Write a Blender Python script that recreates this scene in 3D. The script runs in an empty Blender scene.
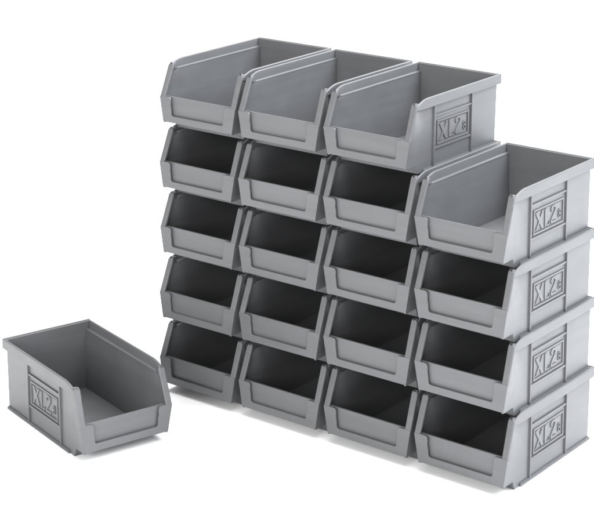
import bpy, bmesh, math, random
from mathutils import Vector, Matrix
random.seed(4)
S = bpy.context.scene
C = S.collection
MM = 0.001

# ------------------------------------------------------------------ camera
yaw, pitch, roll = -0.6577, 0.0105, -0.0016
cam_d = bpy.data.cameras.new('camera')
cam = bpy.data.objects.new('camera', cam_d)
C.objects.link(cam)
S.camera = cam
sy_, cy_, sp_, cp_ = math.sin(yaw), math.cos(yaw), math.sin(pitch), math.cos(pitch)
fwd = Vector((sy_*cp_, cy_*cp_, -sp_))
rgt = Vector((cy_, -sy_, 0))
upv = rgt.cross(fwd)
cr_, sr_ = math.cos(roll), math.sin(roll)
r2 = cr_*rgt + sr_*upv
u2 = -sr_*rgt + cr_*upv
M = Matrix((r2, u2, -fwd)).transposed().to_4x4()
M.translation = Vector((1180.10, -1374.09, 714.12+9.6))*MM
cam.matrix_world = M
cam_d.sensor_fit = 'HORIZONTAL'
cam_d.sensor_width = 36
cam_d.lens = math.exp(7.5031)/594*36
cam_d.shift_x = (297-289.67)/594
cam_d.shift_y = -(302.39+265)/594
cam_d.clip_start = 0.05
cam_d.clip_end = 60

# ------------------------------------------------------------------ light
W = bpy.data.worlds.new('World')
S.world = W
W.use_nodes = True
bg = W.node_tree.nodes['Background']
bg.inputs[0].default_value = (1.0, 0.995, 0.98, 1)
bg.inputs[1].default_value = 0.75

def area(name, loc, target, sx, sy, power, col=(1, 1, 1)):
    d = bpy.data.lights.new(name, 'AREA')
    d.shape = 'RECTANGLE'
    d.size = sx
    d.size_y = sy
    d.energy = power
    d.color = col
    o = bpy.data.objects.new(name, d)
    C.objects.link(o)
    o.location = loc
    o.rotation_euler = (Vector(target)-Vector(loc)).to_track_quat('-Z', 'Y').to_euler()
    return o

area('overhead_softbox', (0.3, 0.36, 2.1), (0.15, 0.1, 0.1), 2.6, 2.0, 106)
area('right_softbox', (1.6, 0.7, 1.5), (0.35, 0.05, 0.15), 1.2, 1.2, 79, (0.87, 0.935, 1))
area('left_softbox', (-2.2, -1.2, 0.6), (-0.1, -0.1, 0.1), 1.2, 0.8, 5)
area('front_softbox', (0.6, -2.5, 1.0), (0.15, 0, 0.12), 1.8, 1.0, 72)
area('far_ground_fill', (0, 2.6, 2.6), (-0.9, 2.9, 0), 2.5, 1.0, 150)  # added fill, whitens the far ground behind the stack

S.view_settings.view_transform = 'Standard'
S.view_settings.look = 'None'
S.view_settings.gamma = 1
S.view_settings.exposure = 0
S.render.engine = 'CYCLES'

# ------------------------------------------------------------------ materials
def plastic(name, base, rough=0.42, spec=0.42, radius=0.0007):
    m = bpy.data.materials.new(name)
    m.use_nodes = True
    nt = m.node_tree
    N = nt.nodes
    L = nt.links
    b = N['Principled BSDF']
    tc = N.new('ShaderNodeTexCoord')
    info = N.new('ShaderNodeObjectInfo')
    off = N.new('ShaderNodeVectorMath')
    off.operation = 'ADD'
    L.new(tc.outputs['Object'], off.inputs[0])
    L.new(info.outputs['Random'], off.inputs[1])
    n1 = N.new('ShaderNodeTexNoise')
    n1.inputs['Scale'].default_value = 22
    n1.inputs['Detail'].default_value = 5
    n1.inputs['Roughness'].default_value = 0.6
    L.new(off.outputs[0], n1.inputs['Vector'])
    mp = N.new('ShaderNodeMapRange')
    mp.inputs['From Min'].default_value = 0.3
    mp.inputs['From Max'].default_value = 0.7
    mp.inputs['To Min'].default_value = 0.96
    mp.inputs['To Max'].default_value = 1.04
    L.new(n1.outputs['Fac'], mp.inputs['Value'])
    mul = N.new('ShaderNodeVectorMath')
    mul.operation = 'SCALE'
    mul.inputs[0].default_value = base
    # flow streaks painting a faint sheen into the colour, and each bin's own tone (object colour)
    ms = N.new('ShaderNodeMapping')
    ms.inputs['Scale'].default_value = (12, 9, 170)
    L.new(off.outputs[0], ms.inputs['Vector'])
    ns = N.new('ShaderNodeTexNoise')
    ns.inputs['Scale'].default_value = 1.0
    ns.inputs['Detail'].default_value = 4
    L.new(ms.outputs[0], ns.inputs['Vector'])
    rs = N.new('ShaderNodeMapRange')
    rs.inputs['From Min'].default_value = 0.3
    rs.inputs['From Max'].default_value = 0.7
    rs.inputs['To Min'].default_value = 0.95
    rs.inputs['To Max'].default_value = 1.05
    L.new(ns.outputs['Fac'], rs.inputs['Value'])
    m1 = N.new('ShaderNodeMath')
    m1.operation = 'MULTIPLY'
    L.new(mp.outputs[0], m1.inputs[0])
    L.new(rs.outputs[0], m1.inputs[1])
    m2 = N.new('ShaderNodeMath')
    m2.operation = 'MULTIPLY'
    sepc = N.new('ShaderNodeSeparateColor')
    L.new(info.outputs['Color'], sepc.inputs[0])
    L.new(m1.outputs[0], m2.inputs[0])
    L.new(sepc.outputs[0], m2.inputs[1])
    L.new(m2.outputs[0], mul.inputs['Scale'])
    # pale rubbed scuffs: sparse stretched flecks
    mapn = N.new('ShaderNodeMapping')
    mapn.inputs['Scale'].default_value = (260, 90, 420)
    mapn.inputs['Rotation'].default_value = (0.4, 0.3, 0.2)
    L.new(off.outputs[0], mapn.inputs['Vector'])
    n2 = N.new('ShaderNodeTexNoise')
    n2.inputs['Scale'].default_value = 1.0
    n2.inputs['Detail'].default_value = 2
    L.new(mapn.outputs[0], n2.inputs['Vector'])
    rp = N.new('ShaderNodeMapRange')
    rp.inputs['From Min'].default_value = 0.80
    rp.inputs['From Max'].default_value = 0.88
    rp.inputs['To Min'].default_value = 0
    rp.inputs['To Max'].default_value = 0.5
    L.new(n2.outputs['Fac'], rp.inputs['Value'])
    mix = N.new('ShaderNodeMix')
    mix.data_type = 'RGBA'
    L.new(rp.outputs[0], mix.inputs['Factor'])
    L.new(mul.outputs[0], mix.inputs['A'])
    mix.inputs['B'].default_value = (0.45, 0.45, 0.46, 1)
    L.new(mix.outputs['Result'], b.inputs['Base Color'])
    rr = N.new('ShaderNodeMapRange')
    rr.inputs['From Min'].default_value = 0.3
    rr.inputs['From Max'].default_value = 0.7
    rr.inputs['To Min'].default_value = rough-0.05
    rr.inputs['To Max'].default_value = rough+0.07
    L.new(n1.outputs['Fac'], rr.inputs['Value'])
    L.new(rr.outputs[0], b.inputs['Roughness'])
    b.inputs['Specular IOR Level'].default_value = spec
    # fine moulded grain over slightly wavy walls, edges softened
    n3 = N.new('ShaderNodeTexNoise')
    n3.inputs['Scale'].default_value = 900
    n3.inputs['Detail'].default_value = 2
    L.new(tc.outputs['Object'], n3.inputs['Vector'])
    bv = N.new('ShaderNodeBevel')
    bv.samples = 6
    bv.inputs['Radius'].default_value = radius
    bp = N.new('ShaderNodeBump')
    bp.inputs['Strength'].default_value = 0.10
    bp.inputs['Distance'].default_value = 0.0002
    L.new(n3.outputs['Fac'], bp.inputs['Height'])
    L.new(bv.outputs[0], bp.inputs['Normal'])
    bp2 = N.new('ShaderNodeBump')
    bp2.inputs['Strength'].default_value = 0.25
    bp2.inputs['Distance'].default_value = 0.0006
    L.new(n1.outputs['Fac'], bp2.inputs['Height'])
    L.new(bp.outputs[0], bp2.inputs['Normal'])
    L.new(bp2.outputs[0], b.inputs['Normal'])
    return m

GREY = plastic('grey_plastic', (0.088, 0.0890, 0.0930))
HOLE = bpy.data.materials.new('pin_hole_dark')
HOLE.use_nodes = True
HOLE.node_tree.nodes['Principled BSDF'].inputs['Base Color'].default_value = (0.02, 0.02, 0.02, 1)

WHITE = bpy.data.materials.new('white_studio_paper')
WHITE.use_nodes = True
nt = WHITE.node_tree
pb = nt.nodes['Principled BSDF']
nz = nt.nodes.new('ShaderNodeTexNoise')
nz.inputs['Scale'].default_value = 6
mr = nt.nodes.new('ShaderNodeMapRange')
mr.inputs['To Min'].default_value = 0.93
mr.inputs['To Max'].default_value = 0.96
nt.links.new(nz.outputs['Fac'], mr.inputs['Value'])
nt.links.new(mr.outputs[0], pb.inputs['Base Color'])
pb.inputs['Roughness'].default_value = 0.9
pb.inputs['Specular IOR Level'].default_value = 0.1

# ------------------------------------------------------------------ setting
def link_mesh(name, bm, mat, parent=None, smooth=True):
    bmesh.ops.recalc_face_normals(bm, faces=bm.faces)
    if smooth:
        for f in bm.faces:
            f.smooth = True
        for e in bm.edges:
            if len(e.link_faces) == 2 and e.calc_face_angle(0) > math.radians(24):
                e.smooth = False
    me = bpy.data.meshes.new(name)
    bm.to_mesh(me)
    bm.free()
    me.materials.append(mat)
    o = bpy.data.objects.new(name, me)
    C.objects.link(o)
    if parent:
        o.parent = parent
    return o

bm = bmesh.new()
prof = [(-4.0, 0.0), (3.0, 0.0)]
for i in range(1, 13):
    a = i/12*math.pi/2
    prof.append((3.0+1.2*math.sin(a), 1.2-1.2*math.cos(a)))
prof.append((4.2, 3.0))
rows = []
for (y, z) in prof:
    rows.append([bm.verts.new((x, y, z)) for x in (-6, -3, 0, 3, 6)])
for a, b in zip(rows, rows[1:]):
    for i in range(4):
        bm.faces.new((a[i], a[i+1], b[i+1], b[i]))
g = link_mesh('ground', bm, WHITE)
g['kind'] = 'structure'

# ------------------------------------------------------------------ bin (millimetres, z = 0 is the foot)
Z0 = 9.6                 # front lip bottom lies this far above the foot
PW, PH, DEP = 103.43, 66.27, 161.8
RT, RB = 59.8+Z0, 50.6+Z0      # rim top and skirt bottom
KZ, TY, TZ = 25.0+Z0, 13.2, 57.0+Z0

def sm(t):
    t = max(0, min(1, t))
    return t*t*(3-2*t)

def yfront(z):
    if z <= KZ:
        return 0.0
    return (z-KZ)/(TZ-KZ)*TY

def yback(z):
    return 157.0+2.2*z/(RT)

def w0(z):
    return 43.4+1.9*z/60.0

def edgew(z):
    if z <= Z0:
        return 44.7
    if z <= KZ:
        return 44.7+(z-Z0)/(KZ-Z0)*4.5
    return 49.2-0.4*(z-KZ)/(TZ-KZ)

def surf(y, z):
    d = y-yfront(z)
    t = sm(1-d/(38.0-22.0*sm((z-38)/22)))
    t = t**1.3
    return w0(z)+(edgew(z)-w0(z))*t

def V(bm, x, y, z):
    return bm.verts.new((x*MM, y*MM, z*MM))

def prism(bm, pts, f0, f1):
    """pts: 2-D outline; f0 / f1 map a 2-D point to the two 3-D skins."""
    a = [V(bm, *f0(p)) for p in pts]
    b = [V(bm, *f1(p)) for p in pts]
    n = len(pts)
    bm.faces.new(a)
    bm.faces.new(b[::-1])
    for i in range(n):
        j = (i+1) % n
        bm.faces.new((a[j], a[i], b[i], b[j]))

def box(bm, x0, x1, y0, y1, z0, z1):
    prism(bm, [(x0, y0), (x1, y0), (x1, y1), (x0, y1)], lambda p: (p[0], p[1], z0), lambda p: (p[0], p[1], z1))

def strip(bm, rings, closed=False):
    """rings: list of cross-sections (same count of 3-D points); sweeps them, caps the ends."""
    vs = [[V(bm, *p) for p in r] for r in rings]
    n = len(vs[0])
    for a, b in zip(vs, vs[1:]):
        for i in range(n):
            j = (i+1) % n
            bm.faces.new((a[i], a[j], b[j], b[i]))
    bm.faces.new(vs[0][::-1])
    bm.faces.new(vs[-1])

def side_wall(s, parent):
    T = 2.1
    b2 = bmesh.new()
    # flat outline grid in (y, z), then cut to the profile
    ys = [0.6, 2.5, 5, 8, 11, 14, 17, 18.5, 21.5, 25, 29, 33, 37, 41, 46, 60, 80, 100, 112, 130, 145, 160]
    zs = [0, 3, 6, 8.6, 9.6, 14, 19, 24, 29, KZ, 39, 44, 49, 54, 58, RB-0.6]
    g = [[b2.verts.new((0, y, z)) for z in zs] for y in ys]
    for i in range(len(ys)-1):
        for j in range(len(zs)-1):
            b2.faces.new((g[i][j], g[i+1][j], g[i+1][j+1], g[i][j+1]))

    def cut(p, q, clear):
        d = Vector((0, q[0]-p[0], q[1]-p[1]))
        n = Vector((0, d.z, -d.y))
        geom = list(b2.verts)+list(b2.edges)+list(b2.faces)
        bmesh.ops.bisect_plane(b2, geom=geom, dist=1e-5, plane_co=(0, p[0], p[1]), plane_no=n, clear_outer=clear)
    cut((0.9, KZ), (TY+0.9, TZ), False)
    for f in [f for f in b2.faces if f.calc_center_median().z > KZ and f.calc_center_median().y < 0.9+(f.calc_center_median().z-KZ)/(TZ-KZ)*TY]:
        b2.faces.remove(f)
    cut((21.5, 0), (17.5, 8.8), False)
    for f in [f for f in b2.faces if f.calc_center_median().z < 8.8 and f.calc_center_median().y < 17.5+(8.8-f.calc_center_median().z)/8.8*4]:
        b2.faces.remove(f)
    bmesh.ops.delete(b2, geom=[v for v in b2.verts if not v.link_faces], context='VERTS')
    bmesh.ops.delete(b2, geom=[e for e in b2.edges if not e.link_faces], context='EDGES')
    # rear edge follows the draft
    for v in b2.verts:
        if v.co.y > 150:
            v.co.y = yback(v.co.z)
    out = bmesh.new()
    mo, mi = {}, {}
    for v in b2.verts:
        x = surf(v.co.y, v.co.z)
        mo[v] = V(out, s*x, v.co.y, v.co.z)
        mi[v] = V(out, s*(x-T), v.co.y, v.co.z)
    for f in b2.faces:
        out.faces.new([mo[v] for v in f.verts])
        out.faces.new([mi[v] for v in f.verts][::-1])
    for e in b2.edges:
        if len(e.link_faces) == 1:
            a, b = e.verts
            out.faces.new((mo[a], mo[b], mi[b], mi[a]))
    b2.free()
    w = link_mesh('side_wall', out, GREY, parent)

    def feat(name, polys, o0, o1):
        b = bmesh.new()
        for pts in polys:
            prism(b, pts, lambda p: (s*(surf(p[0], p[1])+o0), p[0], p[1]), lambda p: (s*(surf(p[0], p[1])+o1), p[0], p[1]))
        return link_mesh(name, b, GREY, w, smooth=False)

    def rect(y0, y1, z0, z1):
        return [(y0, z0), (y1, z0), (y1, z1), (y0, z1)]
    for yr in (46.2, 111.6):
        zz = [3.4, 15, 27, 39, 50, RB-0.2]
        b = bmesh.new()
        rings = []
        for z in zz:
            x = surf(yr, z)
            rings.append([(s*(x-0.5), yr-1.1, z), (s*(x+1.9), yr-0.8, z), (s*(x+1.9), yr+0.8, z), (s*(x-0.5), yr+1.1, z)])
        strip(b, rings)
        link_mesh('rib', b, GREY, w, smooth=False)
    for zr in (39.9+Z0, 9.2+Z0):
        feat('rib', [rect(47.4, 110.4, zr-0.9, zr+0.9)], -0.4, 1.5)
    # name plate: raised frame of mitred bars round a sunk field, a fine inner line
    y0, y1, z0, z1, t = 52.2, 107.4, 11.6+Z0, 34.6+Z0, 1.7
    b = bmesh.new()

    def bar(quad, o0, o1):
        prism(b, quad, lambda p: (s*(surf(p[0], p[1])+o0), p[0], p[1]), lambda p: (s*(surf(p[0], p[1])+o1), p[0], p[1]))

    def frame(y0, y1, z0, z1, t, o0, o1):
        g_ = 0.001
        bar([(y0, z0), (y1, z0), (y1-t, z0+t), (y0+t, z0+t)], o0, o1)
        bar([(y0, z1), (y1, z1), (y1-t, z1-t), (y0+t, z1-t)], o0, o1)
        bar([(y0, z0+g_), (y0+t, z0+t), (y0+t, z1-t), (y0, z1-g_)], o0, o1)
        bar([(y1, z0+g_), (y1-t, z0+t), (y1-t, z1-t), (y1, z1-g_)], o0, o1)
    frame(y0, y1, z0, z1, t, -0.4, 0.95)
    frame(y0+2.6, y1-2.6, z0+2.5, z1-2.5, 0.6, -0.4, 0.35)
    link_mesh('name_plate', b, GREY, w, smooth=False)
    # lettering, reading from left to right on either side
    u0, u1 = y0+3.8, y1-3.8
    v0, v1 = z0+3.7, z1-3.7
    Hh = v1-v0

    def P(u, v):
        y = u0+u*(u1-u0) if s > 0 else u1-u*(u1-u0)
        return (y, v0+v*Hh)
    b = bmesh.new()
    lift = [0.8]

    def stroke(pts, wd):
        q = [P(*p) for p in pts]
        L_, R_ = [], []
        for i, p in enumerate(q):
            a = q[max(i-1, 0)]
            c = q[min(i+1, len(q)-1)]
            dx, dz = c[0]-a[0], c[1]-a[1]
            l = math.hypot(dx, dz)
            nx, nz_ = -dz/l*wd/2, dx/l*wd/2
            L_.append((p[0]+nx, p[1]+nz_))
            R_.append((p[0]-nx, p[1]-nz_))
        lift[0] += 0.006
        rings = []
        for a, c in zip(L_, R_):
            xa, xc = surf(*a), surf(*c)
            rings.append([(s*(xa-0.4), a[0], a[1]), (s*(xa+lift[0]), a[0], a[1]), (s*(xc+lift[0]), c[0], c[1]), (s*(xc-0.4), c[0], c[1])])
        strip(b, rings)
    stroke([(0.04, 1.0), (0.27, 0.0)], 3.6)
    stroke([(0.27, 1.0), (0.04, 0.0)], 1.9)
    for (uu, vv) in ((0.03, 1.0), (0.27, 0.0), (0.27, 1.0), (0.03, 0.0)):
        stroke([(uu-0.05, vv), (uu+0.05, vv)], 0.9)
    stroke([(0.38, 1.02), (0.38, 0.0)], 2.6)
    stroke([(0.35, 0.02), (0.53, 0.02)], 1.1)
    stroke([(0.53, 0.0), (0.53, 0.2)], 0.9)
    two = [(0.60, 0.78), (0.61, 0.90), (0.66, 0.99), (0.72, 0.99), (0.765, 0.90), (0.77, 0.78), (0.74, 0.62), (0.68, 0.42), (0.62, 0.22), (0.595, 0.06)]
    stroke(two, 2.2)
    stroke([(0.585, 0.05), (0.80, 0.05)], 1.9)
    stroke([(0.60, 0.74), (0.64, 0.74)], 1.8)
    ring = [(0.925+0.040*math.cos(a*math.pi/5), 0.50+0.11*math.sin(a*math.pi/5)) for a in range(0, 11)]
    stroke(ring, 1.0)
    ring = [(0.925+0.045*math.cos(a*math.pi/5), 0.25+0.12*math.sin(a*math.pi/5)) for a in range(0, 11)]
    stroke(ring, 1.0)
    link_mesh('lettering', b, GREY, w, smooth=False)
    return w

def make_bin():
    root = bpy.data.objects.new('storage_bin', None)
    root.empty_display_size = 0.02
    C.objects.link(root)
    # floor with its step up under the front lip
    b = bmesh.new()
    prof = [(1.0, Z0), (17.6, 8.9), (21.6, 0.0), (157.2, 0.0), (157.2, 2.2), (23.4, 2.2), (19.0, 11.2), (1.0, 11.8)]
    prism(b, prof, lambda p: (-(w0(p[1])-1.0), p[0], p[1]), lambda p: ((w0(p[1])-1.0), p[0], p[1]))
    fl = link_mesh('floor', b, GREY, root, smooth=False)
    # base rails along both sides: a low wide ledge with a finer bead above
    for s in (-1, 1):
        b = bmesh.new()
        prism(b, [(30.0, 0.0), (157.8, 0.0), (158.2, 0.7), (158.0, 1.8), (29.6, 1.8), (29.6, 0.8)],
              lambda p: (s*42.6, p[0], p[1]), lambda p: (s*45.3, p[0], p[1]))
        prism(b, [(30.5, 1.7), (157.6, 1.7), (157.6, 2.8), (30.5, 2.8)],
              lambda p: (s*42.6, p[0], p[1]), lambda p: (s*44.6, p[0], p[1]))
        link_mesh('base_rail', b, GREY, root, smooth=False)
    for s in (-1, 1):
        side_wall(s, root)
    # back wall
    b = bmesh.new()
    zz = [0.3, 20, 40, RB+0.3, RT-0.5]
    rings = []
    for z in zz:
        w_ = (w0(z)-0.25) if z <= RB+1 else 46.6
        rings.append([(-w_, yback(z)-2.1, z), (w_, yback(z)-2.1, z), (w_, yback(z)+0.15, z), (-w_, yback(z)+0.15, z)])
    strip(b, rings)
    link_mesh('back_wall', b, GREY, root, smooth=False)
    # rim: outer skirt and inner ledge along the sides, plain band along the back
    b = bmesh.new()
    ysr = [14.2, 16, 18, 20, 22, 24, 26, 28, 30, 32, 34, 40, 80, 120, DEP-2.5]

    def top(y):
        u = min(1, max(0, (y-14.2)/18.5))
        return 55.0+Z0+(RT-55.0-Z0)*(1-(1-u)**1.9)
    for s in (-1, 1):
        rings = []
        for y in ysr:
            t = top(y)
            bot = RB-0.1+0.35*sm((28-y)/10)
            xo = 48.8
            rings.append([(s*xo, y, bot), (s*xo, y, t-0.7), (s*(xo-0.7), y, t), (s*(xo-1.7), y, t), (s*(xo-2.3), y, t-0.7),
                          (s*(xo-3.2), y, RB+1.2), (s*(xo-3.2), y, RB+0.2), (s*(xo-1.7), y, RB+0.2), (s*(xo-1.6), y, bot)])
        strip(b, rings)
    box(b, -48.8, 48.8, DEP-2.52, DEP, RB-0.1, RT-0.02)
    # bead on the top edge of the back
    link_mesh('rim', b, GREY, root)
    # inner ledges that carry the bin above
    for s in (-1, 1):
        b = bmesh.new()
        rings = []
        for y in (21.0, 22.5, 25, 29, 33, 38, 46, 80, 120, 157.6):
            inn = surf(y, RB)-2.25
            rings.append([(s*(inn+0.35), y, RB-1.6), (s*inn, y, RB-0.5), (s*inn, y, RB+0.7), (s*46.1, y, RB+1.3), (s*47.0, y, RB-0.3), (s*45.0, y, RB-1.6)])
        strip(b, rings)
        link_mesh('inner_ledge', b, GREY, root, smooth=False)
    # front panel: plain plate with a card slot framed in front of it
    b = bmesh.new()
    hw = lambda z: edgew(z)+0.12
    prism(b, [(-hw(Z0)+0.3, Z0+0.1), (hw(Z0)-0.3, Z0+0.1), (hw(KZ)-0.3, KZ+0.6), (-hw(KZ)+0.3, KZ+0.6)],
          lambda p: (p[0], 3.0, p[1]), lambda p: (p[0], 4.9, p[1]))
    fp = link_mesh('front_panel', b, GREY, root, smooth=False)
    b = bmesh.new()

    def pl(pts, y0, y1):
        prism(b, pts, lambda p: (p[0], y0, p[1]), lambda p: (p[0], y1, p[1]))
    notch = [(38.6, KZ+0.4), (36.6, KZ+0.1), (35.3, KZ-1.0), (34.9, KZ-2.6), (34.9, KZ-5.5), (35.1, KZ-7.5), (34.4, KZ-9.6), (34.1, KZ-13.0), (33.9, Z0+8.6), (33.2, Z0+7.3), (32.0, Z0+6.8), (30.8, Z0+6.7)]
    outline = [(-hw(Z0), Z0), (hw(Z0), Z0), (hw(KZ), KZ), (hw(KZ)-0.5, KZ+0.4)]
    outline += notch
    outline += [(-p[0], p[1]) for p in notch[::-1]]
    outline += [(-hw(KZ)+0.5, KZ+0.4), (-hw(KZ), KZ)]
    pl(outline, 0.0, 1.7)
    # solid cheeks and sill closing the slot at its sides and bottom
    for s in (-1, 1):
        q = [(s*(hw(Z0)-5.5), Z0+0.15), (s*(hw(Z0)-0.2), Z0+0.15), (s*(hw(KZ)-0.2), KZ+0.3), (s*(hw(KZ)-6.3), KZ+0.3)]
        pl(q, 1.6, 3.1)
    pl([(-hw(Z0)+5, Z0+0.15), (hw(Z0)-5, Z0+0.15), (hw(Z0)-5, Z0+3.2), (-hw(Z0)+5, Z0+3.2)], 1.6, 3.1)
    link_mesh('card_slot', b, GREY, fp, smooth=False)
    # sloping front edges with rounded tips
    dy, dz = TY, TZ-KZ
    l = math.hypot(dy, dz)
    ty, tz = dy/l, dz/l            # along the slope
    ny, nz_ = tz, -ty              # into the bin
    for s in (-1, 1):
        b = bmesh.new()
        rings = []
        for t in (0.0, 0.2, 0.4, 0.6, 0.8, 0.93, 0.97, 1.0):
            y, z = TY*t, KZ+(TZ-KZ)*t
            e = edgew(z)+0.12
            k = max(0, (t-0.93)/0.07)
            e_o = e-1.6*k*k
            e_i = e-6.2-0.5*t+0.9*k*k
            c = 0.7
            th = 2.6
            if t == 0.0:
                pts = [(e_o, 0, 0), (e_o, th, 0), (e_i, th, 0), (e_i, 0, 0)]
            rings.append([(s*e_o, y+c*ny, z+c*nz_), (s*(e_o-c), y, z), (s*(e_i+c), y, z), (s*e_i, y+c*ny, z+c*nz_),
                          (s*e_i, y+th*ny, z+th*nz_), (s*e_o, y+th*ny, z+th*nz_)])
        # tip: fold back towards the rim
        y, z = TY, TZ
        for (ddy, ddz, k) in ((1.0, 1.0, 1.0), (2.6, 0.9, 1.0), (7.2, -0.5, 1.0)):
            e = 48.92-1.2
            ei = 48.8-6.6+0.9*k+(1.3 if ddy > 5 else 0.3 if ddy > 2 else 0)
            yy, z2 = y+ddy, z+ddz-0.6
            rings.append([(s*e, yy+0.2, z2-0.5), (s*(e-0.6), yy, z2), (s*(ei+0.6), yy, z2), (s*ei, yy+0.2, z2-0.5),
                          (s*ei, yy+0.6, z2-4.2-2.2*(ddy > 1.5)), (s*(e+0.3), yy+0.6, z2-4.2-2.2*(ddy > 1.5))])
        strip(b, rings)
        fe = link_mesh('front_edge', b, GREY, root)
        b = bmesh.new()
        bmesh.ops.create_cone(b, cap_ends=True, segments=14, radius1=0.0012, radius2=0.0012, depth=0.0006)
        bmesh.ops.transform(b, matrix=Matrix.Translation(Vector((s*45.4, TY+0.25, TZ+0.12))*MM) @ Matrix.Rotation(0.75, 4, 'X'), verts=b.verts)
        link_mesh('pin_hole', b, HOLE, fe, smooth=False)
    return root

proto = make_bin()

def copy_tree(o, parent=None):
    c = o.copy()
    C.objects.link(c)
    if parent:
        c.parent = parent
    for ch in list(o.children):
        copy_tree(ch, c)
    return c

def tint(o, v):
    o.color = (v, v, v, 1)
    for ch in o.children:
        tint(ch, v)

ROWN = ['bottom', 'second', 'third', 'fourth', 'top']
COLN = ['leftmost column', 'second column from the left', 'third column from the left', 'rightmost column']
first = True
for c in range(4):
    for r in range(5 if c < 3 else 4):
        o = proto if first else copy_tree(proto)
        first = False
        o.location = ((c*PW+random.uniform(-.25, .25))*MM, random.uniform(-.5, .5)*MM, r*PH*MM)
        o.rotation_euler.z = math.radians(random.uniform(-.25, .25)) if r else 0
        tint(o, random.uniform(0.95, 1.05))
        if r == 4:
            lab = ['open grey plastic bin at the very top of the leftmost column of the stack',
                   'grey plastic bin on the topmost row, between two other open bins',
                   'grey plastic bin at the right end of the topmost row, its embossed side showing'][c]
        elif c == 3:
            lab = ['bottom bin of the short rightmost column, on white ground, embossed side showing',
                   'second bin from the ground in the short rightmost column, embossed side showing',
                   'third bin from the ground in the short rightmost column, just under its open top bin',
                   'open grey bin on top of the short rightmost column, one row below the topmost row'][r]
        elif r == 0:
            lab = ['bottom grey bin of the leftmost column, behind the separate bin',
                   'bottom grey bin of the second column from the left, dark inside',
                   'bottom grey bin of the third column from the left, dark inside'][c]
        else:
            lab = 'dark-mouthed grey bin, %s from the ground in the %s' % (ROWN[r], COLN[c])
        o['label'] = lab
        o['category'] = 'storage bin'
        o['group'] = 'grey stackable storage bins'

lo = copy_tree(proto)
lo.location = (26.69*MM, -131.50*MM, 0)
lo.rotation_euler = (0, 0, 1.2704)
lo['label'] = 'single empty grey bin standing alone left of the stack'
lo['category'] = 'storage bin'
lo['group'] = 'grey stackable storage bins'
